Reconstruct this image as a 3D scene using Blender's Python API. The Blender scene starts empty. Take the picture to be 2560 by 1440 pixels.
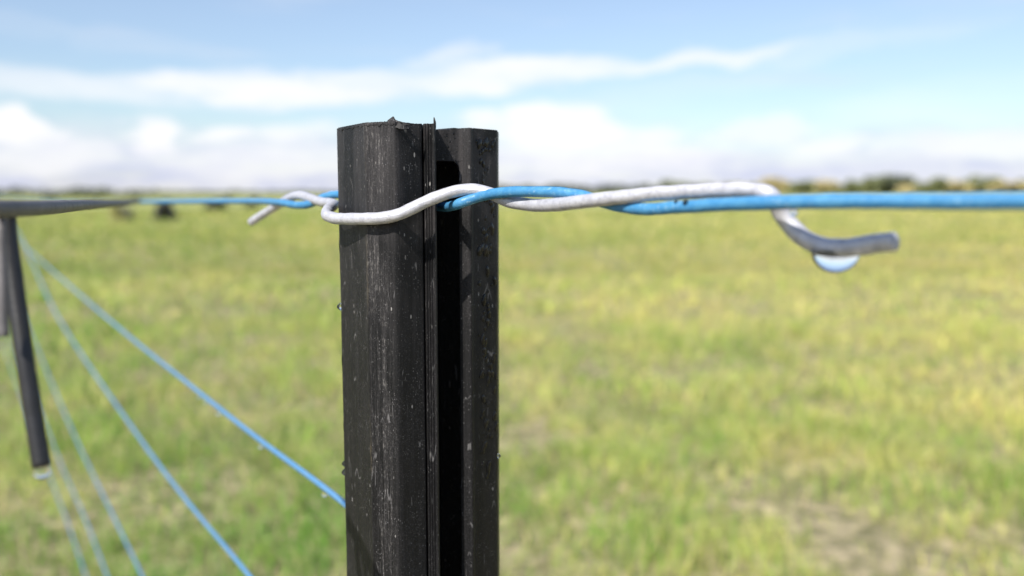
import bpy, bmesh, math, random
import numpy as np
from mathutils import Vector, Matrix, noise
random.seed(7); rng = np.random.default_rng(7)
C = bpy.context.scene.collection
sc = bpy.context.scene

# ------------------------------------------------------------------ camera
F = 2133.0                                   # focal length in photo pixels (30 mm on 36 mm)
H = 1.20                                     # camera height above the ground
PITCH = math.atan(240 / F)
cam = bpy.data.cameras.new('camera'); cam_o = bpy.data.objects.new('camera', cam); C.objects.link(cam_o)
cam.sensor_width = 36; cam.lens = 36 * F / 2560
cam_o.location = (0, 0, H); cam_o.rotation_euler = (math.pi / 2 - PITCH, 0, 0)
cam.clip_start = 0.01; cam.clip_end = 3000
cam.dof.use_dof = True; cam.dof.focus_distance = 0.292; cam.dof.aperture_fstop = 6.9
cam.dof.aperture_blades = 0
sc.camera = cam_o
sc.cycles.use_denoising = True
sc.cycles.max_bounces = 8; sc.cycles.transmission_bounces = 8
sc.cycles.caustics_refractive = False; sc.cycles.caustics_reflective = False

sa, ca = math.sin(PITCH), math.cos(PITCH)
def at(px, py, z):                           # photo pixel + depth along the view axis -> world point
    x = (px - 1280) / F * z; y = -(py - 720) / F * z
    return Vector((x, z * ca + y * sa, H - z * sa + y * ca))
def ray(px, py):
    return at(px, py, 1.0) - Vector((0, 0, H))

# ------------------------------------------------------------------ sun + exposure
SUN = Vector((-0.34, -0.60, 0.72)).normalized()
sun = bpy.data.lights.new('sun', 'SUN'); sun_o = bpy.data.objects.new('sun', sun); C.objects.link(sun_o)
sun.energy = 4.2; sun.angle = math.radians(0.55); sun.color = (1, 0.95, 0.87)
sun_o.rotation_euler = SUN.to_track_quat('Z', 'Y').to_euler()
sc.view_settings.view_transform = 'Standard'; sc.view_settings.look = 'None'
sc.view_settings.exposure = 0.85; sc.view_settings.gamma = 1; sc.view_settings.use_curve_mapping = False

# ------------------------------------------------------------------ world: sky and clouds
W = bpy.data.worlds.new('World'); sc.world = W; W.use_nodes = True
nt = W.node_tree; nt.nodes.clear()
class G:                                      # tiny node-graph writer
    def __init__(s, nt): s.nt = nt
    def n(s, t, **k):
        o = s.nt.nodes.new(t)
        for a, b in k.items(): setattr(o, a, b)
        return o
    def put(s, sock, v):
        if isinstance(v, bpy.types.NodeSocket): s.nt.links.new(v, sock)
        elif v is not None: sock.default_value = v
    def m(s, op, a, b=None, c=None, clamp=False):
        o = s.n('ShaderNodeMath', operation=op, use_clamp=clamp)
        s.put(o.inputs[0], a); s.put(o.inputs[1], b); s.put(o.inputs[2], c)
        return o.outputs[0]
    def mix(s, f, a, b, bt='MIX'):
        o = s.n('ShaderNodeMix', data_type='RGBA', blend_type=bt)
        s.put(o.inputs[0], f); s.put(o.inputs[6], a); s.put(o.inputs[7], b)
        return o.outputs[2]
    def ss(s, v, a, b):
        o = s.n('ShaderNodeMapRange', interpolation_type='SMOOTHSTEP')
        s.put(o.inputs[0], v); o.inputs[1].default_value = a; o.inputs[2].default_value = b
        return o.outputs[0]
    def noise(s, vec, scale, detail=3, rough=0.5, dist=0.0):
        o = s.n('ShaderNodeTexNoise'); s.put(o.inputs['Vector'], vec)
        o.inputs['Scale'].default_value = scale; o.inputs['Detail'].default_value = detail
        o.inputs['Roughness'].default_value = rough; o.inputs['Distortion'].default_value = dist
        return o.outputs[0]
    def map(s, vec, scale=(1, 1, 1), loc=(0, 0, 0)):
        o = s.n('ShaderNodeMapping'); s.put(o.inputs[0], vec)
        o.inputs['Scale'].default_value = scale; o.inputs['Location'].default_value = loc
        return o.outputs[0]
g = G(nt)
sky = g.n('ShaderNodeTexSky', sky_type='NISHITA'); sky.sun_disc = False
sky.sun_elevation = math.asin(SUN.z); sky.sun_rotation = math.atan2(SUN.x, SUN.y)
sky.air_density = 1.0; sky.dust_density = 0.25; sky.ozone_density = 1.0
tc = g.n('ShaderNodeTexCoord'); sep = g.n('ShaderNodeSeparateXYZ'); g.put(sep.inputs[0], tc.outputs['Generated'])
X, Y, Z = sep.outputs
az = g.m('ARCTAN2', X, Y); el = g.m('ARCSINE', Z)
comb = g.n('ShaderNodeCombineXYZ'); g.put(comb.inputs[0], az); g.put(comb.inputs[1], g.m('MULTIPLY', el, 3.0))
V = comb.outputs[0]
wn = g.n('ShaderNodeTexNoise'); g.put(wn.inputs['Vector'], V); wn.inputs['Scale'].default_value = 9; wn.inputs['Detail'].default_value = 5; wn.inputs['Roughness'].default_value = .6
wsep = g.n('ShaderNodeSeparateColor'); g.put(wsep.inputs[0], wn.outputs['Color'])
azw = g.m('ADD', az, g.m('MULTIPLY', g.m('SUBTRACT', wsep.outputs[0], .5), .16)); elw = g.m('ADD', el, g.m('MULTIPLY', g.m('SUBTRACT', wsep.outputs[1], .5), .045))
n1 = g.noise(V, 5.5, 6, 0.55); n2 = g.noise(g.map(V, (1, 2.6, 1), (3.1, 1.7, 0)), 4.0, 7, 0.6)
n3 = g.noise(g.map(V, (1, 1, 1), (7.7, 0, 0)), 22, 4, 0.5)
def azel(px, py):
    d = ray(px, py).normalized(); return math.atan2(d.x, d.y), math.asin(d.z)
total = None
CL = [  # photo x, y, half width, half height, tilt, strength
 (690, 222, 330, 40, 0.00, 1.0), (900, 205, 260, 34, -0.05, .75), (1270, 186, 330, 34, -0.06, .95), (1110, 146, 110, 34, -0.2, .6),
 (1620, 160, 420, 20, -0.10, .75), (2130, 112, 330, 34, -0.10, .42), (90, 196, 420, 44, 0.06, .62), (180, 78, 480, 26, 0.08, .28),
 (2350, 250, 330, 55, -0.1, .35), (1640, 232, 330, 40, -.1, .35), (30, 312, 95, 52, 0.3, 1.1), (380, 338, 85, 46, 0, 1.0), (590, 336, 90, 22, 0, .9),
 (760, 336, 80, 34, 0, .8), (1395, 312, 150, 58, 0.05, 1.1), (1200, 306, 70, 24, 0, .9), (1620, 335, 120, 22, 0, .8), (1900, 330, 110, 36, 0, .7),
 (2060, 372, 110, 28, 0, .8), (2420, 360, 220, 45, 0, .7), (130, 385, 150, 40, 0, .8), (1500, 390, 330, 45, 0, .75), (700, 400, 300, 45, 0, .6)]
for (px, py, hw, hh, tilt, st) in CL:
    a0, e0 = azel(px, py); wa = azel(px + hw, py)[0] - a0; we = azel(px, py - hh)[1] - e0
    u = g.m('SUBTRACT', azw, a0); v = g.m('SUBTRACT', g.m('SUBTRACT', elw, e0), g.m('MULTIPLY', u, -tilt))
    r = g.m('ADD', g.m('POWER', g.m('ABSOLUTE', g.m('DIVIDE', u, wa)), 2.0), g.m('POWER', g.m('ABSOLUTE', g.m('DIVIDE', v, we)), 2.0))
    mk = g.m('MULTIPLY', g.m('SUBTRACT', 1.0, g.ss(r, 0.0, 2.4)), st)
    total = mk if total is None else g.m('MAXIMUM', total, mk)
total = g.m('MULTIPLY', total, g.m('ADD', 0.35, g.m('MULTIPLY', n1, 1.5)))
total = g.ss(total, 0.08, 1.42)
low = g.m('SUBTRACT', 1.0, g.ss(elw, 0.03, 0.095))                      # the bank of cumulus along the horizon
low = g.m('MULTIPLY', low, g.ss(n2, 0.15, 0.6))
high = g.m('MULTIPLY', g.ss(n2, 0.50, 0.80), 0.45)                       # faint cirrus
grey = g.ss(g.m('ADD', g.m('MULTIPLY', n3, 0.6), g.m('MULTIPLY', n1, .5)), 0.47, 0.66)
lowcol = g.mix(grey, (.43, .445, .53, 1), (.325, .35, .50, 1))
skyc = g.mix(1.0, sky.outputs[0], (0.088, 0.083, 0.083, 1), 'MULTIPLY')  # sky strength
skyc = g.mix(1.0, skyc, g.mix(g.ss(el, 0.05, 0.24), (.77, .85, .91, 1), (1.05, 1.04, 1.04, 1)), 'MULTIPLY')
back = g.mix(high, skyc, (.41, .45, .52, 1))
back = g.mix(g.m('MULTIPLY', low, .85), back, lowcol)
back = g.mix(total, back, (.60, .59, .595, 1))
bg = g.n('ShaderNodeBackground'); g.put(bg.inputs[0], back); bg.inputs[1].default_value = 1.0
out = g.n('ShaderNodeOutputWorld'); g.put(out.inputs[0], bg.outputs[0])

# ------------------------------------------------------------------ helpers
def mat(name, col=(.5, .5, .5), rough=.5, metal=0.0, **k):
    m = bpy.data.materials.new(name); m.use_nodes = True
    b = m.node_tree.nodes['Principled BSDF']
    b.inputs['Base Color'].default_value = (*col, 1); b.inputs['Roughness'].default_value = rough
    b.inputs['Metallic'].default_value = metal
    for a, v in k.items(): b.inputs[a].default_value = v
    return m, G(m.node_tree), b
def tag(o, label=None, cat=None, group=None, kind=None):
    if label: o['label'] = label
    if cat: o['category'] = cat
    if group: o['group'] = group
    if kind: o['kind'] = kind
    return o
def mesh_obj(name, verts, faces, m=None, parent=None, smooth=True, loc=None):
    """one mesh object; when loc is given the origin sits there"""
    me = bpy.data.meshes.new(name)
    if loc is not None: verts = [Vector(v) - Vector(loc) for v in verts]
    me.from_pydata([tuple(v) for v in verts], [], faces); me.update()
    if smooth: me.polygons.foreach_set('use_smooth', [True] * len(me.polygons))
    o = bpy.data.objects.new(name, me); C.objects.link(o)
    if m: me.materials.append(m)
    if loc is not None: o.location = loc
    if parent: o.parent = parent
    return o
def empty(name, loc=(0, 0, 0)):
    o = bpy.data.objects.new(name, None); o.location = loc; o.empty_display_size = .02; C.objects.link(o); return o
def catmull(P, n=10):
    P = [Vector(p) for p in P]; Q = [2 * P[0] - P[1]] + P + [2 * P[-1] - P[-2]]; out = []
    for i in range(1, len(Q) - 2):
        p0, p1, p2, p3 = Q[i - 1:i + 3]
        d1 = max((p1 - p0).length, 1e-6) ** .5; d2 = max((p2 - p1).length, 1e-6) ** .5; d3 = max((p3 - p2).length, 1e-6) ** .5
        t0, t1, t2, t3 = 0, d1, d1 + d2, d1 + d2 + d3
        for k in range(n):
            t = t1 + (t2 - t1) * k / n
            A1 = p0 * ((t1 - t) / (t1 - t0)) + p1 * ((t - t0) / (t1 - t0))
            A2 = p1 * ((t2 - t) / (t2 - t1)) + p2 * ((t - t1) / (t2 - t1))
            A3 = p2 * ((t3 - t) / (t3 - t2)) + p3 * ((t - t2) / (t3 - t2))
            B1 = A1 * ((t2 - t) / (t2 - t0)) + A2 * ((t - t0) / (t2 - t0))
            B2 = A2 * ((t3 - t) / (t3 - t1)) + A3 * ((t - t1) / (t3 - t1))
            out.append(B1 * ((t2 - t) / (t2 - t1)) + B2 * ((t - t1) / (t2 - t1)))
    out.append(P[-1]); return out
def tube_geo(path, rad, seg=20, wob=0.0):
    V, Fc = [], []; n = len(path); T = []
    for i in range(n):
        T.append((path[min(i + 1, n - 1)] - path[max(i - 1, 0)]).normalized())
    N = T[0].orthogonal().normalized()
    for i, p in enumerate(path):
        N = (N - T[i] * N.dot(T[i])).normalized(); B = T[i].cross(N)
        r = rad(i / (n - 1)) if callable(rad) else rad
        for k in range(seg):
            a = 2 * math.pi * k / seg; d = N * math.cos(a) + B * math.sin(a)
            rr = r * (1 + wob * noise.noise((p + d * r) * 260))
            V.append(p + d * rr)
    for i in range(n - 1):
        for k in range(seg):
            a, b = i * seg + k, i * seg + (k + 1) % seg
            Fc.append((a, b, b + seg, a + seg))
    for s, i in ((-1, 0), (1, n - 1)):                    # slightly rounded cut ends
        r = rad(i / (n - 1)) if callable(rad) else rad
        base = len(V); c = path[i] + T[i] * s * r * .16
        for k in range(seg):
            V.append(c + (V[i * seg + k] - path[i]) * .8)
        V.append(c + T[i] * s * r * .04)
        for k in range(seg):
            k2 = (k + 1) % seg
            q = (i * seg + k, i * seg + k2, base + k2, base + k); t = (base + k, base + k2, base + seg)
            Fc.append(q[::-1] if s < 0 else q); Fc.append(t[::-1] if s < 0 else t)
    return V, Fc
def tube(name, path, rad, m, parent=None, seg=20, wob=0.0, loc=None):
    V, Fc = tube_geo(path, rad, seg, wob)
    o = mesh_obj(name, V, Fc, m, parent, loc=loc); return o

# ------------------------------------------------------------------ materials
# black recycled-plastic post: streaks, scuffs, speckle of dried dirt
def post_material():
    m, q, b = mat('black_plastic', (.02, .02, .02), .42)
    tco = q.n('ShaderNodeTexCoord').outputs['Object']
    streak = q.noise(q.map(tco, (1, 1, .035)), 1100, 3, .65)
    streak2 = q.noise(q.map(tco, (1, 1, .012)), 240, 4, .6)
    broad = q.noise(q.map(tco, (1, 1, .35), (.3, .1, .2)), 75, 4, .6)
    wet = q.noise(q.map(tco, (1, 1, .6), (1.3, 2.1, .7)), 60, 3, .5)
    grain = q.noise(tco, 1900, 3, .7)
    fine = q.noise(q.map(tco, (1, 1, .25)), 1700, 3, .7)
    sx = q.n('ShaderNodeSeparateXYZ'); q.put(sx.inputs[0], tco)
    def specks(scale, size, lo, vec, ms):
        v = q.n('ShaderNodeTexVoronoi'); q.put(v.inputs['Vector'], vec); v.inputs['Scale'].default_value = scale
        c = q.n('ShaderNodeSeparateColor'); q.put(c.inputs[0], v.outputs['Color'])
        keep = q.m('MULTIPLY', q.ss(c.outputs[0], lo, lo + .04), q.ss(q.noise(tco, ms, 2), .42, .60))
        rad = q.m('MULTIPLY', size, q.m('ADD', .4, c.outputs[1]))
        return q.m('MULTIPLY', keep, q.m('LESS_THAN', v.outputs[0], rad))
    s1 = specks(1500, .24, .60, q.map(tco, (1, 1, .8)), 150)
    s2 = specks(620, .15, .80, q.map(tco, (1, 1, .40)), 110)
    s3 = specks(2600, .30, .45, tco, 210)
    # hairline scratches
    def hair(rot, sc_, off):
        mp = q.n('ShaderNodeMapping'); q.put(mp.inputs[0], tco); mp.inputs['Rotation'].default_value = (0, rot, 0); mp.inputs['Location'].default_value = off
        mp.inputs['Scale'].default_value = (1, .3, .12)
        n_ = q.noise(mp.outputs[0], sc_, 1, .4)
        return q.m('MULTIPLY', q.m('SUBTRACT', 1.0, q.ss(q.m('ABSOLUTE', q.m('SUBTRACT', n_, .5)), .002, .010)), q.ss(q.noise(q.map(tco, (1, 1, 1), off), 130, 2), .58, .66))
    sc1 = q.m('MAXIMUM', hair(.75, 260, (.1, .2, .3)), hair(-.55, 220, (.7, .1, .9)))
    up = q.ss(sx.outputs[2], H - .07, H + .02)                       # upper end paler: lit tone put into the colour, broken by wet patches
    scz = q.m('SUBTRACT', 1.0, q.ss(q.m('ABSOLUTE', q.m('SUBTRACT', sx.outputs[0], -.0165)), .0008, .0075))
    scuff = q.m('MULTIPLY', scz, q.ss(q.m('ADD', q.m('MULTIPLY', broad, .55), q.m('MULTIPLY', streak, .45)), .43, .66))
    scw = q.m('SUBTRACT', 1.0, q.ss(q.m('ABSOLUTE', q.m('SUBTRACT', sx.outputs[0], -.0205)), .0002, .0009))
    yel = q.m('MULTIPLY', q.m('MULTIPLY', scw, q.ss(streak2, .45, .60)), q.m('MULTIPLY', q.ss(broad, .45, .62), q.ss(fine, .4, .6)))
    lo = q.mix(q.ss(streak, .35, .72), (.0045, .0045, .0048, 1), (.0105, .0100, .0106, 1))
    hi = q.mix(q.ss(streak, .35, .72), (.018, .0170, .0175, 1), (.034, .0310, .032, 1))
    col = q.mix(q.m('MULTIPLY', up, q.ss(wet, .40, .52)), lo, hi)
    col = q.mix(q.m('MULTIPLY', q.ss(grain, .50, .80), q.m('ADD', .12, q.m('MULTIPLY', q.ss(broad, .4, .65), .4))), col, (.11, .105, .11, 1))
    col = q.mix(q.m('MULTIPLY', scuff, .22), col, (.085, .08, .08, 1))
    col = q.mix(q.m('MULTIPLY', q.m('MULTIPLY', scuff, q.ss(fine, .52, .64)), .40), col, (.30, .285, .27, 1))
    col = q.mix(q.m('MULTIPLY', yel, .55), col, (.20, .155, .075, 1))
    col = q.mix(q.m('MULTIPLY', s3, .14), col, (.22, .21, .21, 1))
    col = q.mix(q.m('MULTIPLY', s1, .26), col, (.34, .33, .33, 1))
    col = q.mix(q.m('MULTIPLY', s2, .5), col, (.45, .43, .41, 1))
    col = q.mix(q.m('MULTIPLY', sc1, .30), col, (.32, .31, .31, 1))
    q.put(b.inputs['Base Color'], col)
    q.put(b.inputs['Roughness'], q.m('ADD', .44, q.m('MULTIPLY', streak, .25)))
    b.inputs['Specular IOR Level'].default_value = .22
    bp = q.n('ShaderNodeBump'); bp.inputs['Strength'].default_value = .45; bp.inputs['Distance'].default_value = .0004
    q.put(bp.inputs['Height'], q.m('ADD', q.m('ADD', q.m('MULTIPLY', streak, .6), q.m('MULTIPLY', grain, .5)), q.m('MULTIPLY', scuff, .3)))
    q.put(b.inputs['Normal'], bp.outputs[0]); return m
M_POST = post_material()
def wire_material(name, c1, c2, c3, rough, metal, bump=.25, worn=0.0, wornc=(.6, .62, .64)):
    m, q, b = mat(name, c1, rough, metal)
    tco = q.n('ShaderNodeTexCoord').outputs['Object']
    a = q.noise(tco, 300, 4, .65); d = q.noise(tco, 2300, 3, .6); e = q.noise(q.map(tco, (.25, 1, 1)), 1300, 2); f = q.noise(q.map(tco, (.35, 1, 1), (2, 3, 1)), 900, 4, .7)
    big = q.noise(tco, 55, 3, .6)
    col = q.mix(q.m('MULTIPLY', q.ss(a, .42, .68), .85), (*c1, 1), (*c2, 1))
    col = q.mix(q.m('MULTIPLY', q.ss(d, .56, .72), .5), col, (*c3, 1))
    if worn: col = q.mix(q.m('MULTIPLY', q.m('MULTIPLY', q.ss(f, .56, .66), q.ss(big, .42, .60)), worn), col, (*wornc, 1))
    q.put(b.inputs['Base Color'], col)
    q.put(b.inputs['Roughness'], q.m('ADD', rough - .12, q.m('MULTIPLY', a, .3)))
    bp = q.n('ShaderNodeBump'); bp.inputs['Strength'].default_value = bump; bp.inputs['Distance'].default_value = .0003
    q.put(bp.inputs['Height'], q.m('ADD', q.m('ADD', q.m('MULTIPLY', d, .4), q.m('MULTIPLY', e, .6)), q.m('MULTIPLY', f, .5))); q.put(b.inputs['Normal'], bp.outputs[0])
    return m
M_BLUE = wire_material('blue_coating', (.040, .19, .385), (.07, .25, .44), (.14, .33, .48), .42, 0, .4, .6, (.30, .46, .58))
M_DULL = wire_material('dull_blue_coating', (.07, .21, .40), (.12, .24, .38), (.20, .22, .24), .4, 0)
M_WHITE = wire_material('pale_galvanised', (.52, .52, .56), (.37, .37, .41), (.17, .17, .185), .44, .28, .6, .5, (.20, .195, .20))
M_GREY = wire_material('weathered_steel', (.14, .13, .132), (.10, .095, .097), (.06, .058, .058), .6, .0)
M_TAIL = wire_material('dark_steel', (.016, .015, .016), (.010, .010, .010), (.04, .038, .04), .40, .0)
M_WATER, qw, bw = mat('water', (1, 1, 1), 0.0); bw.inputs['IOR'].default_value = 1.33; bw.inputs['Transmission Weight'].default_value = 1

# ------------------------------------------------------------------ ground
def ground_noise(x, y): return noise.noise(Vector((x * .35, y * .35, 0))) * .05 + noise.noise(Vector((x * 1.4, y * 1.4, 4))) * .02
PATCHES = [ray(px, py) for px, py in ((2080, 1350), (2180, 1420), (1990, 1300), (1310, 1120), (1480, 930))]
PATCHES = [(d * (H / -d.z)).to_2d() for d in PATCHES]; PR = [.15, .20, .12, .15, .11]
def bare(x, y):
    b = 0
    for p, r in zip(PATCHES, PR):
        dx, dy = (x - p.x) / r, (y - p.y) / (r * 1.6)
        b = max(b, 1 - (dx * dx + dy * dy) * (.6 + .8 * noise.noise(Vector((x * 9, y * 9, 0)))))
    return b
m_soil, q, b = mat('pasture', (.1, .1, .03), .9)
tco = q.n('ShaderNodeTexCoord').outputs['Object']
a1 = q.noise(tco, .22, 5, .6); a2 = q.noise(tco, 1.7, 5, .65); a3 = q.noise(tco, 14, 5, .7)
far = q.n('ShaderNodeSeparateXYZ'); q.put(far.inputs[0], tco)
near_c = q.mix(q.ss(a3, .4, .66), (.17, .16, .07, 1), (.50, .41, .26, 1))
far_c = q.mix(q.ss(a2, .38, .66), (.24, .27, .075, 1), (.40, .37, .14, 1))
far_c = q.mix(q.m('MULTIPLY', q.ss(a1, .42, .66), .5), far_c, (.14, .22, .05, 1))
q.put(b.inputs['Base Color'], q.mix(q.ss(far.outputs[1], 9, 26), near_c, far_c))
bp = q.n('ShaderNodeBump'); bp.inputs['Strength'].default_value = .9; bp.inputs['Distance'].default_value = .08
q.put(bp.inputs['Height'], q.m('ADD', a3, a2)); q.put(b.inputs['Normal'], bp.outputs[0])
def ground():
    ys = [-40, -20, -8, -4] + list(np.linspace(-2, 14, 50)) + [16, 19, 23, 28, 35, 45, 60, 80, 120, 200, 400, 900, 2400]
    xs = [-2400, -900, -400, -150, -60, -30, -18] + list(np.linspace(-12, 12, 60)) + [18, 30, 60, 150, 400, 900, 2400]
    V = [(x, y, ground_noise(x, y) if abs(x) < 13 and -3 < y < 15 else 0) for y in ys for x in xs]
    nx = len(xs); Fc = [(j * nx + i, j * nx + i + 1, (j + 1) * nx + i + 1, (j + 1) * nx + i) for j in range(len(ys) - 1) for i in range(nx - 1)]
    tag(mesh_obj('ground', V, Fc, m_soil), kind='structure')
ground()

# ------------------------------------------------------------------ grass (blades, one mass)
m_gr, q, b = mat('grass_blade', (.1, .2, .04), .55)
at_c = q.n('ShaderNodeVertexColor', layer_name='tint').outputs[0]
q.put(b.inputs['Base Color'], at_c); b.inputs['Specular IOR Level'].default_value = .12
tr = q.n('ShaderNodeBsdfTranslucent'); q.put(tr.inputs[0], at_c)
ms = q.n('ShaderNodeMixShader'); ms.inputs[0].default_value = .35
q.put(ms.inputs[1], b.outputs[0]); q.put(ms.inputs[2], tr.outputs[0])
q.put(m_gr.node_tree.nodes['Material Output'].inputs[0], ms.outputs[0])
def vnoise(x, y, s, off):                                # cheap smooth value noise, vectorised
    xs, ys = x * s + off, y * s + off * 1.7; xi, yi = np.floor(xs).astype(int), np.floor(ys).astype(int)
    fx, fy = xs - xi, ys - yi; fx = fx * fx * (3 - 2 * fx); fy = fy * fy * (3 - 2 * fy)
    h = lambda a, b: np.modf(np.abs(np.sin(a * 127.1 + b * 311.7 + off) * 43758.5453))[0]
    return (h(xi, yi) * (1 - fx) + h(xi + 1, yi) * fx) * (1 - fy) + (h(xi, yi + 1) * (1 - fx) + h(xi + 1, yi + 1) * fx) * fy
def grass():
    bands = [(1.2, 4.5, 4200, .085, .0030), (4.5, 8, 1500, .10, .0048), (8, 15, 520, .11, .009), (15, 30, 130, .12, .020), (30, 60, 26, .14, .045)]
    VV, CC = [], []
    for y0, y1, dens, hgt, wid in bands:
        wmax = .66 * y1 + 1.2; n = int((y1 - y0) * 2 * wmax * dens)
        x = rng.uniform(-wmax, wmax, n); y = rng.uniform(y0, y1, n)
        k = np.abs(x) < .66 * y + 1.2; x, y = x[k], y[k]
        cl = vnoise(x, y, 5.5, 3.3) * .5 + vnoise(x, y, 1.7, 9.1) * .5
        k = rng.random(len(x)) < .45 + .9 * cl; x, y, cl = x[k], y[k], cl[k]
        if y0 < 6:
            bz = np.array([bare(a, c) for a, c in zip(x, y)]); k = rng.random(len(x)) > np.clip(bz * 1.6, 0, .93); x, y, cl = x[k], y[k], cl[k]
        n = len(x)
        z = np.array([ground_noise(a, c) if abs(a) < 12 and c < 14 else 0 for a, c in zip(x, y)])
        h = hgt * (.15 + 1.6 * cl * (.6 + .8 * vnoise(x, y, 11., 17.))) * rng.uniform(.55, 1.35, n) * np.where(rng.random(n) < .012, 1.9, 1); w = wid * rng.uniform(.6, 1.4, n)
        az = rng.uniform(0, 2 * math.pi, n); ln = h * rng.uniform(.15, .9, n); fc = rng.uniform(0, math.pi, n)
        dx, dy = np.cos(az), np.sin(az); sx, sy = np.cos(fc), np.sin(fc)
        P = np.zeros((n, 5, 3))
        for i, (t, ww) in enumerate(((0, -1), (0, 1), (.55, .8), (.55, -.8), (1, 0))):
            bend = t * t
            P[:, i, 0] = x + dx * ln * bend + sx * w * ww * .5
            P[:, i, 1] = y + dy * ln * bend + sy * w * ww * .5
            P[:, i, 2] = z - .004 + h * (t - .22 * bend)
        VV.append(P)
        # living green to straw yellow: yellower further out, greener close to the fence
        dry = .22 + .36 * vnoise(x, y, .55, 21.3) + .35 * (vnoise(x, y, 2.6, 5.7) - .5) + .22 * np.clip((y - 3) / 9, 0, 1) + .26 * np.clip(x / np.maximum(y, 1) - .08, -.6, .6)
        dry = np.clip((dry - .5) * 1.15 + .455 + .06 * np.clip(y - 3, 0, 1) + .22 * (vnoise(x, y, 7.3, 41.) - .5) + rng.normal(0, .26, n), 0, 1)[:, None]; br = rng.uniform(.60, 1.45, n)[:, None]
        straw = (rng.random(n) < .10)[:, None]
        col = (np.array([.115, .30, .030]) * (1 - dry) + np.array([.70, .63, .215]) * dry) * br * (.74 + .26 * vnoise(x, y, 6.1, 33.1) + .34 * vnoise(x, y, 17., 3.1))[:, None] * np.where(y < 12, 1.03, .80)[:, None]
        col = np.where(straw, np.array([.62, .50, .30]) * br, col)
        CC.append(col)
    P = np.concatenate(VV); col = np.concatenate(CC); n = len(P)
    me = bpy.data.meshes.new('grass')
    me.vertices.add(n * 5); me.vertices.foreach_set('co', P.reshape(-1))
    base = (np.arange(n) * 5)[:, None]
    loops = (base + np.array([[0, 1, 2, 3, 3, 2, 4]])).reshape(-1)
    me.loops.add(n * 7); me.loops.foreach_set('vertex_index', loops)
    me.polygons.add(n * 2)
    st = ((np.arange(n) * 7)[:, None] + np.array([[0, 4]])).reshape(-1)
    me.polygons.foreach_set('loop_start', st)
    me.update(calc_edges=True); me.validate()
    ca_ = me.color_attributes.new('tint', 'FLOAT_COLOR', 'POINT')
    cc = np.ones((n, 5, 4)); cc[:, :, :3] = col[:, None, :]; cc[:, 0:2, :3] *= np.array([1.0, .96, .9])
    ca_.data.foreach_set('color', cc.reshape(-1))
    me.materials.append(m_gr)
    o = bpy.data.objects.new('grass', me); C.objects.link(o)
    tag(o, 'yellow-green pasture grass covering the whole field', 'grass', kind='stuff')
    print('blades', n)
grass()

# ------------------------------------------------------------------ far vegetation
def leaf_mat(name, c1, c2):
    m, q, b = mat(name, c1, .7)
    tco = q.n('ShaderNodeTexCoord').outputs['Object']
    q.put(b.inputs['Base Color'], q.mix(q.ss(q.noise(tco, .9, 4, .7), .38, .62), (*c1, 1), (*c2, 1)))
    return m
M_DARK = leaf_mat('dark_foliage', (.075, .090, .048), (.11, .125, .065))
M_OLIVE = leaf_mat('olive_foliage', (.09, .11, .035), (.17, .18, .06))
M_GOLD = leaf_mat('golden_foliage', (.34, .29, .12), (.46, .38, .17))
M_BARK, _, _ = mat('bark', (.12, .09, .07), .9)
def leaf_cloud(cx, cy, z0, wx, wy, h, n, size, flat=False):
    V, Fc = [], []
    lobes = [(random.uniform(-.7, .7), random.uniform(-.7, .7), random.uniform(.35, .85), random.uniform(.28, .5)) for _ in range(9)]
    for i in range(n):
        lx, ly, lz, lr = random.choice(lobes)
        d = Vector((random.gauss(0, 1), random.gauss(0, 1), random.gauss(0, 1))).normalized() * lr * random.uniform(.6, 1.05)
        zz = lz + d.z * .7
        if flat: zz = min(zz, 1.0)
        p = Vector((cx + (lx + d.x) * wx, cy + (ly + d.y) * wy, z0 + max(zz, .02) * h))
        u = Vector((random.gauss(0, 1), random.gauss(0, 1), random.gauss(0, 1))).normalized(); v = u.orthogonal().normalized(); s = size * random.uniform(.6, 1.4)
        k = len(V); V += [p - u * s, p + v * s * .5, p + u * s, p - v * s * .5]; Fc.append((k, k + 1, k + 2, k + 3))
    return V, Fc
def px_ground(px, dist): return (px - 1280) / F * dist * ca    # x of a point on the horizon line seen at px
def far_tree(px, dist, ytop, halfw, m, label, group, cat='tree', name='tree', flat=False):
    x = px_ground(px, dist); h = H + (480 - ytop) / F * dist; w = halfw / F * dist
    w *= 1.25; h *= 1.06
    t = tag(empty(name, (x, dist, 0)), label, cat, group)
    tube('trunk', [Vector((0, 0, -.1)), Vector((.05, 0, h * .25)), Vector((-.03, .02, h * .6))], lambda s: .16 * (h / 4) * (1 - .6 * s), M_BARK, t, 8)
    V, Fc = leaf_cloud(0, 0, .1, w, w * .8, h - .2, 900, max(h, w) * .10, flat); mesh_obj('crown', V, Fc, m, t, smooth=False)
    return t
def hedge(name, x0, x1, dist, ytop, m, label, n, size):
    X0, X1 = px_ground(x0, dist), px_ground(x1, dist); V, Fc = [], []; k = max(6, int((X1 - X0) / 5))
    for i in range(k):
        c = X0 + (X1 - X0) * (i + .5) / k; h = (H + (480 - ytop) / F * dist) * random.uniform(.72, 1.05)
        v, f = leaf_cloud(c, dist + random.uniform(-2, 2), 0, (X1 - X0) / k * .8, 2.2, h, n, size)
        b0 = len(V); V += v; Fc += [tuple(a + b0 for a in q_) for q_ in f]
    tag(mesh_obj(name, V, Fc, m, smooth=False), label, 'hedge', kind='stuff')
hedge('far_hedge', -700, 360, 120, 466, M_DARK, 'dark olive hedge line on the horizon behind the left wire', 260, .30)
hedge('far_hedge', 340, 1300, 420, 478, M_DARK, 'thin grey green treeline on the horizon left of the black post', 150, .7)
hedge('far_hedge', 1240, 1700, 380, 464, M_DARK, 'low dark treeline on the horizon just right of the black post', 300, 1.1)
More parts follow.
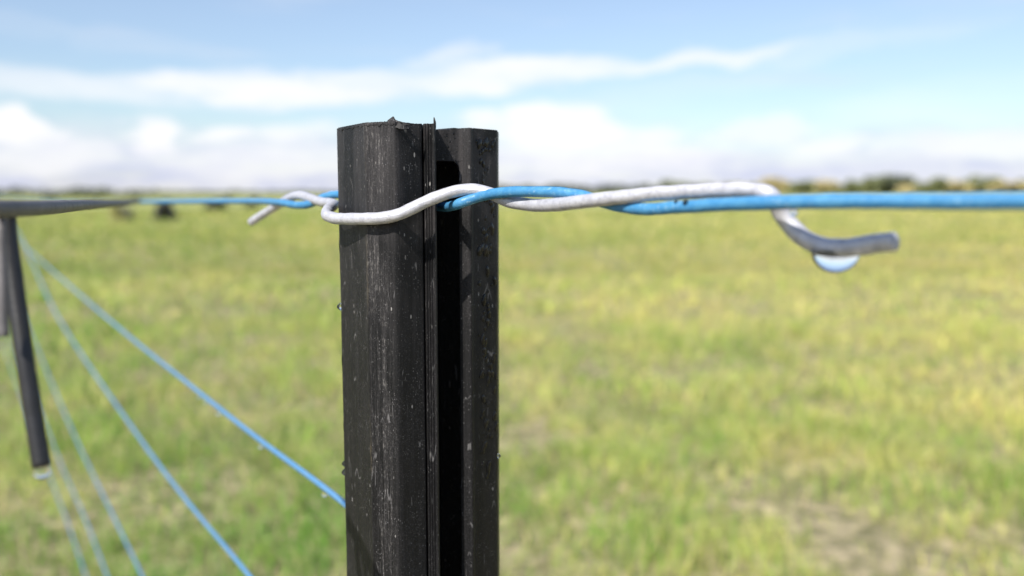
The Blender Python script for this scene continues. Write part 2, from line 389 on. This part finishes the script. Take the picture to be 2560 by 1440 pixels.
hedge('far_hedge', 1650, 3100, 330, 456, M_OLIVE, 'olive scrub belt along the right horizon behind the wire', 300, 1.1)
for (px, d, yt, hw, m, lb) in [
    (1935, 205, 447, 34, M_GOLD, 'pale golden bush on the horizon directly above the hook bend'),
    (2000, 225, 452, 34, M_OLIVE, 'small olive bush on the horizon between two golden bushes'),
    (2078, 210, 455, 32, M_GOLD, 'second golden bush from the hook bend, on the right horizon'),
    (2150, 215, 452, 34, M_OLIVE, 'olive bush at the left foot of the tall dark tree'),
    (2262, 190, 464, 26, M_GOLD, 'round golden bush in front of the tall dark tree'),
    (2335, 215, 447, 36, M_OLIVE, 'olive bush at the right foot of the tall dark tree'),
    (2395, 200, 455, 30, M_GOLD, 'golden bush right of the tall dark tree'),
    (2440, 225, 444, 44, M_OLIVE, 'broad olive bush near the right edge of the horizon'),
    (2525, 205, 456, 44, M_GOLD, 'golden bush at the far right edge of the horizon')]:
    far_tree(px, d, yt, hw, m, lb, 'bushes along the right horizon', 'bush', 'bush')
far_tree(2225, 260, 441, 62, M_DARK, 'tallest dark flat topped tree on the right horizon', None, flat=True)

# ------------------------------------------------------------------ cattle
def cow_mesh(turn):
    """a cow lying on its folded legs; joints are (x fwd, y side, z up) with skin radii"""
    J, E, R = [], [], []
    def j(p, r, par=None):
        J.append(p); R.append(r if isinstance(r, tuple) else (r, r))
        if par is not None: E.append((par, len(J) - 1))
        return len(J) - 1
    root = j((-.60, 0, .40), (.28, .30)); mid = j((0, 0, .44), (.36, .36), root); sh = j((.50, 0, .46), (.26, .32), mid)
    nk = j((.82, .05 * turn, .66), (.13, .18), sh); hd = j((1.05, .16 * turn, .80), (.11, .12), nk); mz = j((1.28, .28 * turn, .64), (.075, .08), hd)
    for s in (-1, 1):
        j((J[hd][0] - .06, J[hd][1] + s * .22, J[hd][2] + .05), .035, hd)
        a = j((.48, s * .24, .22), (.10, .11), sh); k = j((.80, s * .26, .10), .065, a); j((.52, s * .30, .05), .05, k)
        a = j((-.62, s * .28, .24), (.15, .17), root); k = j((-.22, s * .40, .20), .10, a); f = j((-.56, s * .46, .08), .06, k); j((-.26, s * .50, .05), .05, f)
    t1 = j((-.93, 0, .42), .05, root); t2 = j((-1.0, .08, .20), .03, t1); j((-.96, .22, .06), .045, t2)
    me = bpy.data.meshes.new('cow'); me.from_pydata(J, E, []); me.update()
    o = bpy.data.objects.new('tmp', me); C.objects.link(o)
    sm = o.modifiers.new('s', 'SKIN'); sl = me.skin_vertices[0].data if me.skin_vertices else None
    if sl is None:
        bm = bmesh.new(); bm.from_mesh(me); bm.verts.layers.skin.verify(); bm.to_mesh(me); bm.free(); sl = me.skin_vertices[0].data
    for i, r in enumerate(R): sl[i].radius = r; sl[i].use_root = (i == 0)
    o.modifiers.new('u', 'SUBSURF').levels = 2; o.modifiers['u'].render_levels = 2
    dg = bpy.context.evaluated_depsgraph_get(); res = bpy.data.meshes.new_from_object(o.evaluated_get(dg))
    bpy.data.objects.remove(o); res.polygons.foreach_set('use_smooth', [True] * len(res.polygons)); return res
L_ME, R_ME = cow_mesh(1), cow_mesh(-1)
def hide(name, c1, c2):
    m, q, b = mat(name, c1, .6); tco = q.n('ShaderNodeTexCoord').outputs['Object']
    q.put(b.inputs['Base Color'], q.mix(q.ss(q.noise(tco, 3, 3), .45, .6), (*c1, 1), (*c2, 1))); return m
M_BLK = hide('black_hide', (.010, .010, .011), (.02, .018, .017)); M_TAN = hide('tan_hide', (.42, .36, .18), (.34, .30, .14))
def cow(px, dist, me, m, rot, s, label, group=None):
    k = me.copy(); k.materials.clear(); k.materials.append(m)
    o = bpy.data.objects.new('cow', k); C.objects.link(o)
    o.location = (px_ground(px, dist), dist, .0); o.rotation_euler = (0, 0, math.radians(rot)); o.scale = (s, s, s)
    tag(o, label, 'cow', 'cattle out in the pasture')
cow(409, 36, L_ME, M_BLK, -72, 1.02, 'black cow lying in the pasture nearest the fence, darkest shape below the top wire')
cow(303, 36, R_ME, M_TAN, -82, .86, 'tan cow lying left of the black cow, seen end-on')
cow(540, 55, R_ME, M_BLK, 70, 1.0, 'dark cow lying further out, right of the nearest black cow')
cow(628, 62, L_ME, M_BLK, -60, .95, 'furthest dark cow lying above the cut end of the pale clip wire')

# ------------------------------------------------------------------ the post
H0 = 0.0233                                             # post top above the camera
def plan(px, Yf, h=H0): return Vector(((px - 1280) / F * (Yf * ca - h * sa), Yf))
def prism(name, outline, zb, top, m, parent, step=.004, wav=.00012):
    """outline = list of plan points (counter-clockwise seen from above), top(p) = top height at a plan point"""
    pts = []
    n = len(outline)
    for i in range(n):
        a, b_ = outline[i], outline[(i + 1) % n]; L = (b_ - a).length; k = max(1, int(L / .0006))
        for t in range(k): pts.append(a + (b_ - a) * t / k)
    n = len(pts); V, Fc = [], []
    hs = [zb] + list(np.arange(-.25, .020, step)); rows = len(hs)
    cen = sum(pts, Vector((0, 0))) / n
    for h in hs:
        for p in pts:
            d = (p - cen).normalized() * wav * noise.noise(Vector((p.x * 300, p.y * 300, h * 45)))
            V.append(Vector((p.x + d.x, p.y + d.y, H + h)))
    for p in pts: V.append(Vector((p.x, p.y, H + top(p))))
    for r in range(rows):
        for i in range(n):
            a, b_ = r * n + i, r * n + (i + 1) % n; Fc.append((a, b_, b_ + n, a + n))
    Fc.append(tuple(rows * n + i for i in range(n)))
    # small shoulder so the rim is not a knife edge
    o = mesh_obj(name, V, Fc, m, parent, smooth=True)
    return o
def smooth_angle(o, ang=30):
    me = o.data; bm = bmesh.new(); bm.from_mesh(me)
    for e in bm.edges:
        if len(e.link_faces) == 2 and e.calc_face_angle(0) > math.radians(ang): e.smooth = False
    bm.to_mesh(me); bm.free()
def round_poly(P, rs, k=5):
    """round each corner i with radius-ish rs[i]"""
    out = []; n = len(P)
    for i in range(n):
        a, p, c = P[i - 1], P[i], P[(i + 1) % n]; r = rs[i]
        if r <= 0: out.append(p); continue
        u = (a - p); v = (c - p); ru = min(r, u.length * .45); rv = min(r, v.length * .45)
        A, B = p + u.normalized() * ru, p + v.normalized() * rv
        for t in range(k + 1):
            s = t / k; out.append(A * (1 - s) ** 2 + p * 2 * s * (1 - s) + B * s * s)
    return out
post = tag(empty('fence_post', (-.03, .32, 0)), 'black ribbed plastic fence post with ragged top and wet sides', 'fence post')
PO = Vector((-.03, .32, 0))
def top_ragged(p):
    t = H0 + .00035 * noise.noise(Vector((p.x * 900, p.y * 900, 1))) + .0001 * noise.noise(Vector((p.x * 3000, 0, 5)))
    if -.0635 < p.x < -.041 and p.y < .315: t -= .0011 * max(0, noise.noise(Vector((p.x * 420, 0, 8))) + .45)      # chewed saw edge
    return t
tb = [plan(841, .321), plan(912, .2955), plan(985, .2895), plan(1054, .2982), plan(1057, .3040), plan(1075, .3300), Vector((-.030, .3520)), Vector((-.052, .3540)), Vector((-.0665, .3400))]
body = prism('hollow_body', round_poly(tb, [.0015, .0005, .0018, .0006, .0004, .001, .002, .002, .004]), -H, top_ragged, M_POST, post)
# lip strip with fine ridges
def lipx(px, Yf): return plan(px, Yf)
lp = [plan(1057.5, .2995)]
for i in range(9): lp.append(plan(1059 + i * 3.3, .2990 - (.00045 if i in (1, 3, 5) else 0) - (.0003 if i >= 7 else 0)))
lp += [plan(1088.5, .2995), plan(1089.5, .3109), plan(1070, .3120), plan(1062, .3035)]
lip = prism('lip_strip', lp, -H, lambda p: H0 + .00015 + .0002 * noise.noise(Vector((p.x * 1500, p.y * 900, 3))), M_POST, post)
# flange with the long window cut into it
fa = [plan(1089, .3110), plan(1146, .3140), plan(1178, .3130), plan(1181.5, .3158), plan(1243, .3270), Vector((plan(1243, .327).x + .0004, .3420)), Vector((plan(1200, .345).x, .3500)), Vector((-.034, .3530)), Vector((-.0335, .3120))]
fb = [plan(1070, .3340), Vector((-.0320, .3505)), plan(1165, .3480), plan(1147, .3165), plan(1146, .3141), plan(1178, .3130), plan(1181.5, .3158), plan(1243, .3270), Vector((plan(1243, .327).x + .0004, .3420)), Vector((plan(1200, .345).x, .3510)), Vector((-.034, .3545)), Vector((-.0355, .3400))]
def extr(name, P, z0, z1, m, parent, rag=0.0, step=.004, cut=False):
    pts = []; n = len(P)
    for i in range(n):
        a, b_ = P[i], P[(i + 1) % n]; k = max(1, int((b_ - a).length / .0015))
        for t in range(k): pts.append(a + (b_ - a) * t / k)
    n = len(pts); hs = [z0] + [h for h in np.arange(-.25, z1 - .001, step) if h > z0 + .0005] + [z1]; V, Fc = [], []
    for j, h in enumerate(hs):
        for p in pts:
            w = .0001 * noise.noise(Vector((p.x * 300, p.y * 300, h * 60)))
            V.append(Vector((p.x + w, p.y - w, H + h - (.0008 if cut and j == len(hs) - 1 and p.x < plan(1125, .312).x else 0) + (rag * noise.noise(Vector((p.x * 900, p.y * 900, 2))) if j == len(hs) - 1 else 0))))
    for r in range(len(hs) - 1):
        for i in range(n):
            a, b_ = r * n + i, r * n + (i + 1) % n; Fc.append((a, b_, b_ + n, a + n))
    Fc.append(tuple((len(hs) - 1) * n + i for i in range(n))); Fc.append(tuple(range(n))[::-1])
    return V, Fc
HW = .0112                                               # head of the window above the camera
V1, F1 = extr('', round_poly(fa, [0, 0, .0012, .0006, .0012, .002, .002, 0, 0]), HW, H0 - .0002, M_POST, None, .0003, cut=True)
V2, F2 = extr('', round_poly(fb, [0, 0, 0, .0003, .0003, .0012, .0006, .0012, .002, .002, 0, 0]), -H, HW, M_POST, None)
# rounded head of the window: a thin stepped web in its right hand corner
A, B = plan(1120, .3237), plan(1149, .3178); web = []
cr = plan(1146, .3140); uu = (plan(1089, .3110) - cr).normalized(); inn = Vector((-uu.y, uu.x)); inn = inn if inn.y > 0 else -inn
R_ = .0034; sec = [(0, 0)] + [(R_ * (1 - math.sin(a)), -R_ * (1 - math.cos(a))) for a in [math.pi / 2 * i / 8 for i in range(9)]]
for dpt in (.00015, .0022):
    for (a_, h_) in sec: q_ = cr + uu * (a_ - .0002) + inn * dpt; web.append(Vector((q_.x, q_.y, H + HW + .0002 + h_)))
nw = len(sec); WF = [tuple(range(nw)), tuple(range(nw, 2 * nw))[::-1]] + [(i, i + nw, (i + 1) % nw + nw, (i + 1) % nw) for i in range(nw)]
k0 = len(V1); V1 = V1 + web; F1 = F1 + [tuple(i + k0 for i in f) for f in WF]
k = len(V1); V = V1 + V2; Fc = F1 + [tuple(i + k for i in f) for f in F2]
flange = mesh_obj('flange', V, Fc, M_POST, post)
for o in (body, lip, flange): smooth_angle(o, 28); o.data.transform(Matrix.Translation(-PO))
# burrs left by the saw
def burr(pts, w, name='plastic_burr'):
    """thin curled shaving: a ribbon with thickness"""
    P = catmull(pts, 6); V, Fc = [], []; n = len(P)
    for i, p in enumerate(P):
        T = (P[min(i + 1, n - 1)] - P[max(i - 1, 0)]).normalized(); S = T.cross(Vector((0, -1, .3))).normalized(); ww = w * (1 - (i / (n - 1)) ** 2 * .9) * (1 + .4 * noise.noise(p * 900))
        Nn = S.cross(T).normalized() * .00022
        V += [p - S * ww - Nn, p + S * ww - Nn, p + S * ww + Nn, p - S * ww + Nn]
    for i in range(n - 1):
        for a in range(4): Fc.append((i * 4 + a, i * 4 + (a + 1) % 4, i * 4 + 4 + (a + 1) % 4, i * 4 + 4 + a))
    Fc += [(0, 1, 2, 3)[::-1], tuple(4 * (n - 1) + a for a in range(4))]
    o = mesh_obj(name, [v - PO for v in V], Fc, M_POST, post, smooth=False); return o
burr([at(976, 297, .2888), at(985, 306, .2872), at(998, 315, .2860), at(1014, 319, .2862), at(1030, 317, .2880)], .0013)
burr([at(990, 306, .2890), at(1006, 309, .2880), at(1024, 312, .2885)], .0007)
burr([at(1085, 325, .2975), at(1087, 310, .2970), at(1086, 300, .2968), at(1085, 293, .2970)], .00050)
def fringe():
    pts = round_poly(tb, [.0015, .0005, .0018, .0006, .0004, .001, .002, .002, .004]); line = []
    for a, b_ in zip(pts[:-1], pts[1:]):
        k = max(1, int((b_ - a).length / .00025))
        for t in range(k): line.append(a + (b_ - a) * t / k)
    i0 = next(i for i, p in enumerate(line) if p.x > tb[0].x + .0008); line = [p for p in line[i0:] if p.x < plan(990, .2895).x and p.y < .319]
    cen = Vector((-.05, .325)); V, Fc = [], []
    for i, p in enumerate(line):
        o_ = (p - cen).normalized(); n_ = noise.noise(Vector((p.x * 700, 0, 3))); n2_ = noise.noise(Vector((p.x * 2300, 0, 9)))
        dep = .0004 + .0009 * max(0, n_ + .35) + .0005 * max(0, n2_)
        zt = H + H0 - .0001; out_ = .00022 + .0003 * max(0, n_)
        for off, zz in ((-.0003, zt + .0002), (.00012, zt + .00035 + .0002 * n2_), (out_, zt - dep * .5), (out_ * .8, zt - dep), (-.0003, zt - dep * .9)):
            q_ = p + o_ * off; V.append(Vector((q_.x, q_.y, zz)) - PO)
    for i in range(len(line) - 1):
        for k in range(4): Fc.append((i * 5 + k, i * 5 + 5 + k, i * 5 + 6 + k, i * 5 + 1 + k))
    mesh_obj('sawn_fringe', V, Fc, M_POST, post, smooth=False)
fringe()
burr([at(905, 316, .2955), at(914, 321, .2940), at(922, 316, .2935), at(930, 322, .294)], .0005)

# ------------------------------------------------------------------ wires
FD = Vector((-.549, .836)).normalized(); FP = Vector(plan(1130, .300)[:])
def fence_pt(px, py):                                   # where a pixel ray meets the vertical plane of the fence
    d = ray(px, py); n_ = Vector((FD.y, -FD.x)); t = n_.dot(FP) / n_.dot(d.to_2d()); return Vector((0, 0, H)) + d * t
def zr(px): return .2767 / (1 + 1.12 * (px - 1280) / F)  # depth of the twisted pair to the right of the post
RB, RW = .00172, .00205
# top wire: far left -> behind the tube -> out of the window -> twist -> near right
far_pts = []
p_a, p_b = fence_pt(600, 503), fence_pt(330, 505)
dv = (p_b - p_a) / (p_b - p_a).to_2d().length
for t in (9, 6, 4, 2.6, 1.6, .9):
    q_ = p_a + dv * t; q_.z = p_a.z + dv.z * min(t, 1.0) - .002 * max(0, t - 1); far_pts.append(q_)
far_pts += [p_b, fence_pt(460, 503.5), p_a, at(700, 506, .415), at(745, 513, .393), at(775, 510, .384), at(806, 495, .377), at(838, 487, .368)]
mid_pts = [at(900, 490, .356), at(1000, 500, .338), at(1085, 514, .322), at(1120, 517, .305), at(1150, 508, .288)]
rp = [(1195, 493, -.0022), (1250, 482, -.0026), (1340, 479, -.0010), (1410, 482, .0010), (1455, 489, .0026), (1510, 506, .0026), (1560, 518, .0014), (1620, 523, -.0004), (1700, 518, -.0012), (1800, 512, -.0020), (1940, 506, -.0030), (2100, 503, -.0016), (2300, 503, 0), (2560, 503, 0)]
right_pts = [at(x, y, zr(x) + dz) for x, y, dz in rp]
e_ = (right_pts[-1] - right_pts[-2]).normalized()
right_pts += [right_pts[-1] + e_ * s for s in (.05, .12, .4, 1.5, 4)]
tag(tube('blue_wire', catmull(far_pts + mid_pts + right_pts, 9), RB, M_BLUE, seg=20, wob=.09), 'top blue coated wire running through the post and twisted with the pale clip', 'fence wire', 'blue fence wires')
# lower wires
LOW = [('second blue fence wire from the top, meeting the post at lower left', [(76, 629), (300, 822), (496, 979), (650, 1100), (858, 1256)]),
       ('third blue wire from the top, leaving the bottom edge right of the others', [(80, 655), (141, 785), (350, 1096), (466, 1250), (624, 1440)]),
       ('fourth blue wire, with a muddy brown stretch halfway down', [(88, 860), (187, 1090), (280, 1283), (356, 1440)]),
       ('fifth blue wire, blurred, second from the left at the bottom edge', [(105, 1040), (152, 1160), (210, 1290), (268, 1440)]),
       ('lowest blue wire, faintest and leftmost at the bottom edge', [(85, 1080), (117, 1170), (170, 1310), (215, 1440)])]
WP = []
for lb, pp in LOW:
    P = [fence_pt(*p) for p in pp]; a, c = P[0], P[1]; d = (a - c) / (a - c).to_2d().length
    ext = [a + d * s for s in (6, 3, 1.2, .4)]
    for i_, s in enumerate((6, 3, 1.2, .4)): ext[i_].z = a.z + d.z * .4
    e_ = (P[-1] - P[-2]).normalized(); L = (FP - P[-1].to_2d()).length; fl = e_.to_2d().length
    tail = [P[-1] + e_ * (L / fl) * s for s in (.5, 1.0)]
    tail[1].z -= .008; tail[0].z -= .003
    x2 = tail[-1]; rd = (right_pts[-1] - right_pts[0]).to_2d().normalized(); tail += [Vector((x2.x + rd.x * s, x2.y + rd.y * s, x2.z)) for s in (.1, .5, 4)]
    path = catmull(ext + P + tail, 10); WP.append(path)
    tag(tube('blue_wire', path, .00148 if len(WP) < 3 else .00128, M_DULL, seg=14), lb, 'fence wire', 'blue fence wires')
# pale clip wire wound round the post
cw = [at(628, 556, .446), at(650, 541, .441), at(690, 516, .430), at(722, 496, .416), at(748, 489, .402), at(772, 495, .389), at(800, 504, .372), at(826, 508, .356), at(836, 511, .343), at(829, 517, .330),
      at(818, 528, .317), at(819, 540, .3085), at(840, 546, .3045), at(870, 547, .2985), at(915, 547, .2915), at(960, 544, .2880), at(1000, 535, .2862), at(1050, 511, .2868), at(1095, 491, .2872), at(1140, 478, .2880), at(1180, 474, .2884)]
cw += [at(x, y, zr(x) + dz) for x, y, dz in [(1222, 482, .0020), (1250, 495, .0026), (1290, 508, .0022), (1350, 513, .0010), (1410, 510, -.0012), (1470, 503, -.0024), (1540, 494, -.0020), (1620, 486, -.0004), (1720, 478, .0010), (1820, 473, .0016), (1885, 474, .0020), (1918, 484, .0022), (1938, 503, .0040), (1952, 530, .0058), (1975, 562, .0074), (2010, 596, .0078), (2055, 615, .0056), (2110, 619, .0063), (2170, 612, .0066), (2236, 604, .0068)]]
blue_path = catmull(right_pts[:14], 12)
def shaded(px, py):                                     # depth at which the hook lies in the blue wire's shade
    best = None
    for i in range(80):
        z = zr(px) + .0002 * i; P = at(px, py, z)
        d = min(((b_ - P) - SUN * (b_ - P).dot(SUN)).length for b_ in blue_path)
        if best is None or d < best[0]: best = (d, z)
    return best[1] + .0011
cw = cw[:-4] + [at(x, y, shaded(x, y)) for x, y in ((2055, 615), (2110, 619), (2170, 612), (2236, 604))]
cw[-5] = at(2010, 596, (shaded(2055, 615) + zr(1975) + .0074) / 2)
clip_path = catmull(cw, 9)
tag(tube('clip_wire', clip_path, lambda t: RW * (1 + .13 * max(0, (t - .72) / .28)), M_WHITE, seg=24, wob=.10), 'thick pale silver clip wire wrapped round the black post and hooked at its right end', 'clip wire')
# grey tie with two hanging tails, close to the lens at the left edge
tie = tag(empty('tie_wire', at(20, 520, .20)), 'blurred grey tie wire leaving the left edge with two straight tails hanging down', 'tie wire')
def child_tube(name, pts, r, par, m=None):
    o = tube(name, catmull(pts, 10), r, m or M_GREY, par, seg=18, wob=.05); o.data.transform(Matrix.Translation(-par.location)); return o
A0 = fence_pt(345, 504)
child_tube('tie_run', [A0, at(280, 509, .48), at(200, 513, .33), at(110, 519, .237), at(40, 521, .203), at(-60, 522, .178), at(-240, 522, .147)], .0021, tie)
child_tube('hanging_tail', [at(16, 526, .2030), at(22, 600, .2020), at(38, 720, .2010), at(60, 880, .199), at(84, 1040, .198), at(104, 1165, .197)], .0020, tie, M_TAIL)
child_tube('short_tail', [at(2, 530, .196), at(1, 560, .194), at(2, 640, .193), at(4, 730, .192), at(8, 840, .192)], .0013, tie)

# ------------------------------------------------------------------ water drops
def drop_mesh(name, elong=1.3, n=18, m=12):
    """hanging drop, origin at the top centre, unit radius"""
    V, Fc = [], []
    for i in range(1, m):
        t = i / m; z = -t * 2 * elong; r = math.sin(math.pi * min(1, t ** .85)) ** .8 * (0.62 + .38 * min(1, t * 1.6))
        for k in range(n): a = 2 * math.pi * k / n; V.append((r * math.cos(a), r * math.sin(a), z))
    V += [(0, 0, 0), (0, 0, -2 * elong)]; T, B = len(V) - 2, len(V) - 1
    for i in range(m - 2):
        for k in range(n): a, b_ = i * n + k, i * n + (k + 1) % n; Fc.append((a, a + n, b_ + n, b_))
    for k in range(n): k2 = (k + 1) % n; Fc.append((T, k, k2)); Fc.append((B, (m - 2) * n + k2, (m - 2) * n + k))
    me = bpy.data.meshes.new(name); me.from_pydata(V, [], Fc); me.update(); me.polygons.foreach_set('use_smooth', [True] * len(Fc)); me.materials.append(M_WATER); return me
def bead_mesh(seed, n=16, m=7):
    """a bead clinging to an upright face: flattened dome, +Z outwards"""
    V, Fc = [], []; ph = seed * 1.7
    for i in range(m):
        t = i / (m - 1) * math.pi / 2
        for k in range(n):
            a = 2 * math.pi * k / n; rr = 1 + .16 * math.sin(2 * a + ph) + .10 * math.sin(3 * a + ph * 2)
            V.append((math.cos(t) * rr * math.cos(a), math.cos(t) * rr * math.sin(a) * 1.25, math.sin(t) * .36 - .03))
    for i in range(m - 1):
        for k in range(n): a, b_ = i * n + k, i * n + (k + 1) % n; Fc.append((a, b_, b_ + n, a + n))
    Fc.append(tuple(range(n))[::-1])
    me = bpy.data.meshes.new('water_bead'); me.from_pydata(V, [], Fc); me.update(); me.polygons.foreach_set('use_smooth', [True] * len(Fc)); me.materials.append(M_WATER); return me
DM = drop_mesh('water_drop', .95); DM2 = drop_mesh('water_drop', .62)
bm = bmesh.new(); bmesh.ops.create_uvsphere(bm, u_segments=24, v_segments=14, radius=1)
DM2 = bpy.data.meshes.new('water_drop'); bm.to_mesh(DM2); bm.free(); DM2.polygons.foreach_set('use_smooth', [True] * len(DM2.polygons)); DM2.materials.append(M_WATER)
bm = bmesh.new(); bm.from_mesh(DM2); bmesh.ops.bisect_plane(bm, geom=bm.verts[:] + bm.edges[:] + bm.faces[:], plane_co=(0, 0, 0), plane_no=(0, 0, 1), clear_outer=True)
bmesh.ops.holes_fill(bm, edges=bm.edges[:]); bm.to_mesh(DM2); bm.free()
def drop(p, r, label, group=None, me=None, sc_=(1, 1, 1)):
    o = bpy.data.objects.new('water_drop', me or DM); C.objects.link(o); o.location = p; o.scale = (r * sc_[0], r * sc_[1], r * sc_[2]); tag(o, label, 'water drop', group); return o
drop(at(2090, 625, shaded(2088, 618)), .0060, 'large bright drop hanging under the bend of the hooked clip wire', me=DM2, sc_=(1, .33, .92))
drop(at(104, 1160, .197), .0020, 'drop hanging from the tip of the long tail of the grey tie wire')
def on_path(path, px):                                  # point of a wire nearest to a photo column
    best = None
    for p in path:
        v = p - Vector((0, 0, H)); z = v.y * ca - v.z * sa
        if z <= 0: continue
        x = 1280 + F * v.x / z
        if best is None or abs(x - px) < best[0]: best = (abs(x - px), p)
    return best[1]
def dense(path, k=8):
    out = []
    for a, b_ in zip(path[:-1], path[1:]): out += [a + (b_ - a) * i / k for i in range(k)]
    return out
w1, w2 = dense(WP[0]), dense(WP[1])
for px, r, lb in ((498, .0020, 'leftmost drop of the cluster under the second wire'), (514, .0021, 'middle drop of the cluster under the second wire'), (547, .0024, 'right drop of the cluster under the second wire'),
                  (653, .0021, 'single drop halfway along the second wire'), (812, .0019, 'drop under the second wire close to the black post')):
    drop(on_path(w1, px) - Vector((0, 0, .0012)), r, lb, 'drops hanging from the second wire')
for px, lb in ((366, 'upper drop on the third wire'), (467, 'lower drop on the third wire')):
    drop(on_path(w2, px) - Vector((0, 0, .0006)), .0025, lb, 'drops hanging from the third wire')
for px, py, dz, r, lb in ((1715, 498, -.0030, .0010, 'tiny drop between the pale clip and blue wire right of the post'), (1985, 520, -.0028, .0011, 'tiny drop where the hooked clip passes under the blue wire'),
                          (1690, 499, -.0028, .0006, 'tiniest drop just left of the drop between clip and wire')):
    drop(at(px, py, zr(px) + dz), r, lb)
# beads clinging to the post
M_BEAD, _, bb = mat('water_on_black', (.006, .006, .006), .06); bb.inputs['IOR'].default_value = 1.33
BM = [bead_mesh(s) for s in range(5)]
for k_ in BM: k_.materials.clear(); k_.materials.append(M_BEAD)
def bead(P, nrm, r, label, group, long=1.0):
    o = bpy.data.objects.new('water_bead', BM[random.randrange(5)]); C.objects.link(o)
    z_ = nrm.normalized(); y_ = Vector((0, 0, 1)); x_ = y_.cross(z_).normalized(); y_ = z_.cross(x_)
    o.matrix_world = Matrix.Translation(P) @ Matrix((x_, y_, z_)).transposed().to_4x4() @ Matrix.Diagonal((r, r * long, r, 1))
    tag(o, label, 'water bead', group)
a, c = plan(1184, .3160), plan(1243, .3270); dd = c - a; nr = Vector((dd.y, -dd.x, 0)).normalized()
if nr.y > 0: nr = -nr
for i in range(120):
    t = min(.93, max(.12, random.gauss(.50, .20))); h = H0 - .004 - random.random() ** 1.15 * .13
    p = a + dd * t; r = random.choice((.0004, .0005, .0007, .0009, .0011)) * random.uniform(.8, 1.15)
    bead(Vector((p.x, p.y, H + h)), nr, r, ('small dark bead on the right face of the post, above the twisted wires' if h > 0 else 'small dark bead on the right face of the post, just below the twisted wires' if h > -.045 else 'small dark bead low on the right face of the post'), 'beads on the right face of the post', random.uniform(1, 1.7))
a, c = plan(841, .321), plan(912, .2955)
ln = Vector((-1, -.12, 0)).normalized()
for py, r, lb in ((612, .0016, 'long dark bead directly below the clip on the left edge of the post'), (640, .0009, 'small bead under the long bead below the clip, left post edge'), (700, .0006, 'smallest bead between the clip and the round clear drop, left post edge'),
                  (835, .0012, 'dark bead just under the round clear drop on the left post edge'), (908, .0016, 'big dark bead second below the round clear drop, left post edge'), (1040, .0007, 'tiny bead midway down the left post edge'),
                  (1075, .0014, 'dark bead above the two joined drops on the left post edge'), (1310, .0009, 'small bead below the two joined drops on the left post edge'), (1360, .0013, 'lowest dark bead on the left post edge'),
                  (505, .0008, 'small bead where the blue wire reaches the left post edge'), (470, .0006, 'topmost tiny bead on the left post edge, above the wires')):
    h = -(py - 480) / F * .321
    bead(Vector((a.x + .0004, a.y + .0012, H + h)), ln, r * 1.3, lb, 'beads on the left edge of the post', 1.8)
for i in range(26):
    h = H0 - .004 - random.random() * .155
    bead(Vector((a.x + .0003, a.y + random.uniform(.0004, .0025), H + h)), ln, random.uniform(.0004, .0009), 'tiny dark bead scattered along the left edge of the post', 'tiny beads on the left edge of the post', 1.5)
drop(Vector((a.x - .0001, a.y + .001, H - (758 - 480) / F * .321)), .0016, 'clear round drop on the left edge of the black post, below the clip', me=DM)
drop(Vector((a.x + .0002, a.y + .001, H - (1168 - 480) / F * .321)), .0014, 'upper of the two joined drops low on the left edge of the post')
drop(Vector((a.x + .0002, a.y + .001, H - (1190 - 480) / F * .321)), .0016, 'lower of the two joined drops low on the left edge of the post')
c = plan(1243, .327)
drop(Vector((c.x + .0002, c.y + .001, H - (1150 - 480) / F * .327)), .0011, 'small clear drop on the right edge of the black post')
a, c = plan(985, .2897), plan(912, .2955)
bead(at(1001, 352, .2895), Vector((.25, -1, 0)), .0009, 'single dark bead near the ragged top of the post front', None)
a, c = plan(1092, .3112), plan(1146, .3140); dd = c - a; nr2 = Vector((dd.y, -dd.x, 0)); nr2 = nr2 if nr2.y < 0 else -nr2
for i in range(22):
    p = a + dd * random.uniform(.1, .95); bead(Vector((p.x, p.y, H + H0 - random.uniform(.0015, .0115))), nr2, random.uniform(.00018, .00038), 'tiny bright bead on the inner wall near the post top', 'beads on the inner wall of the post')
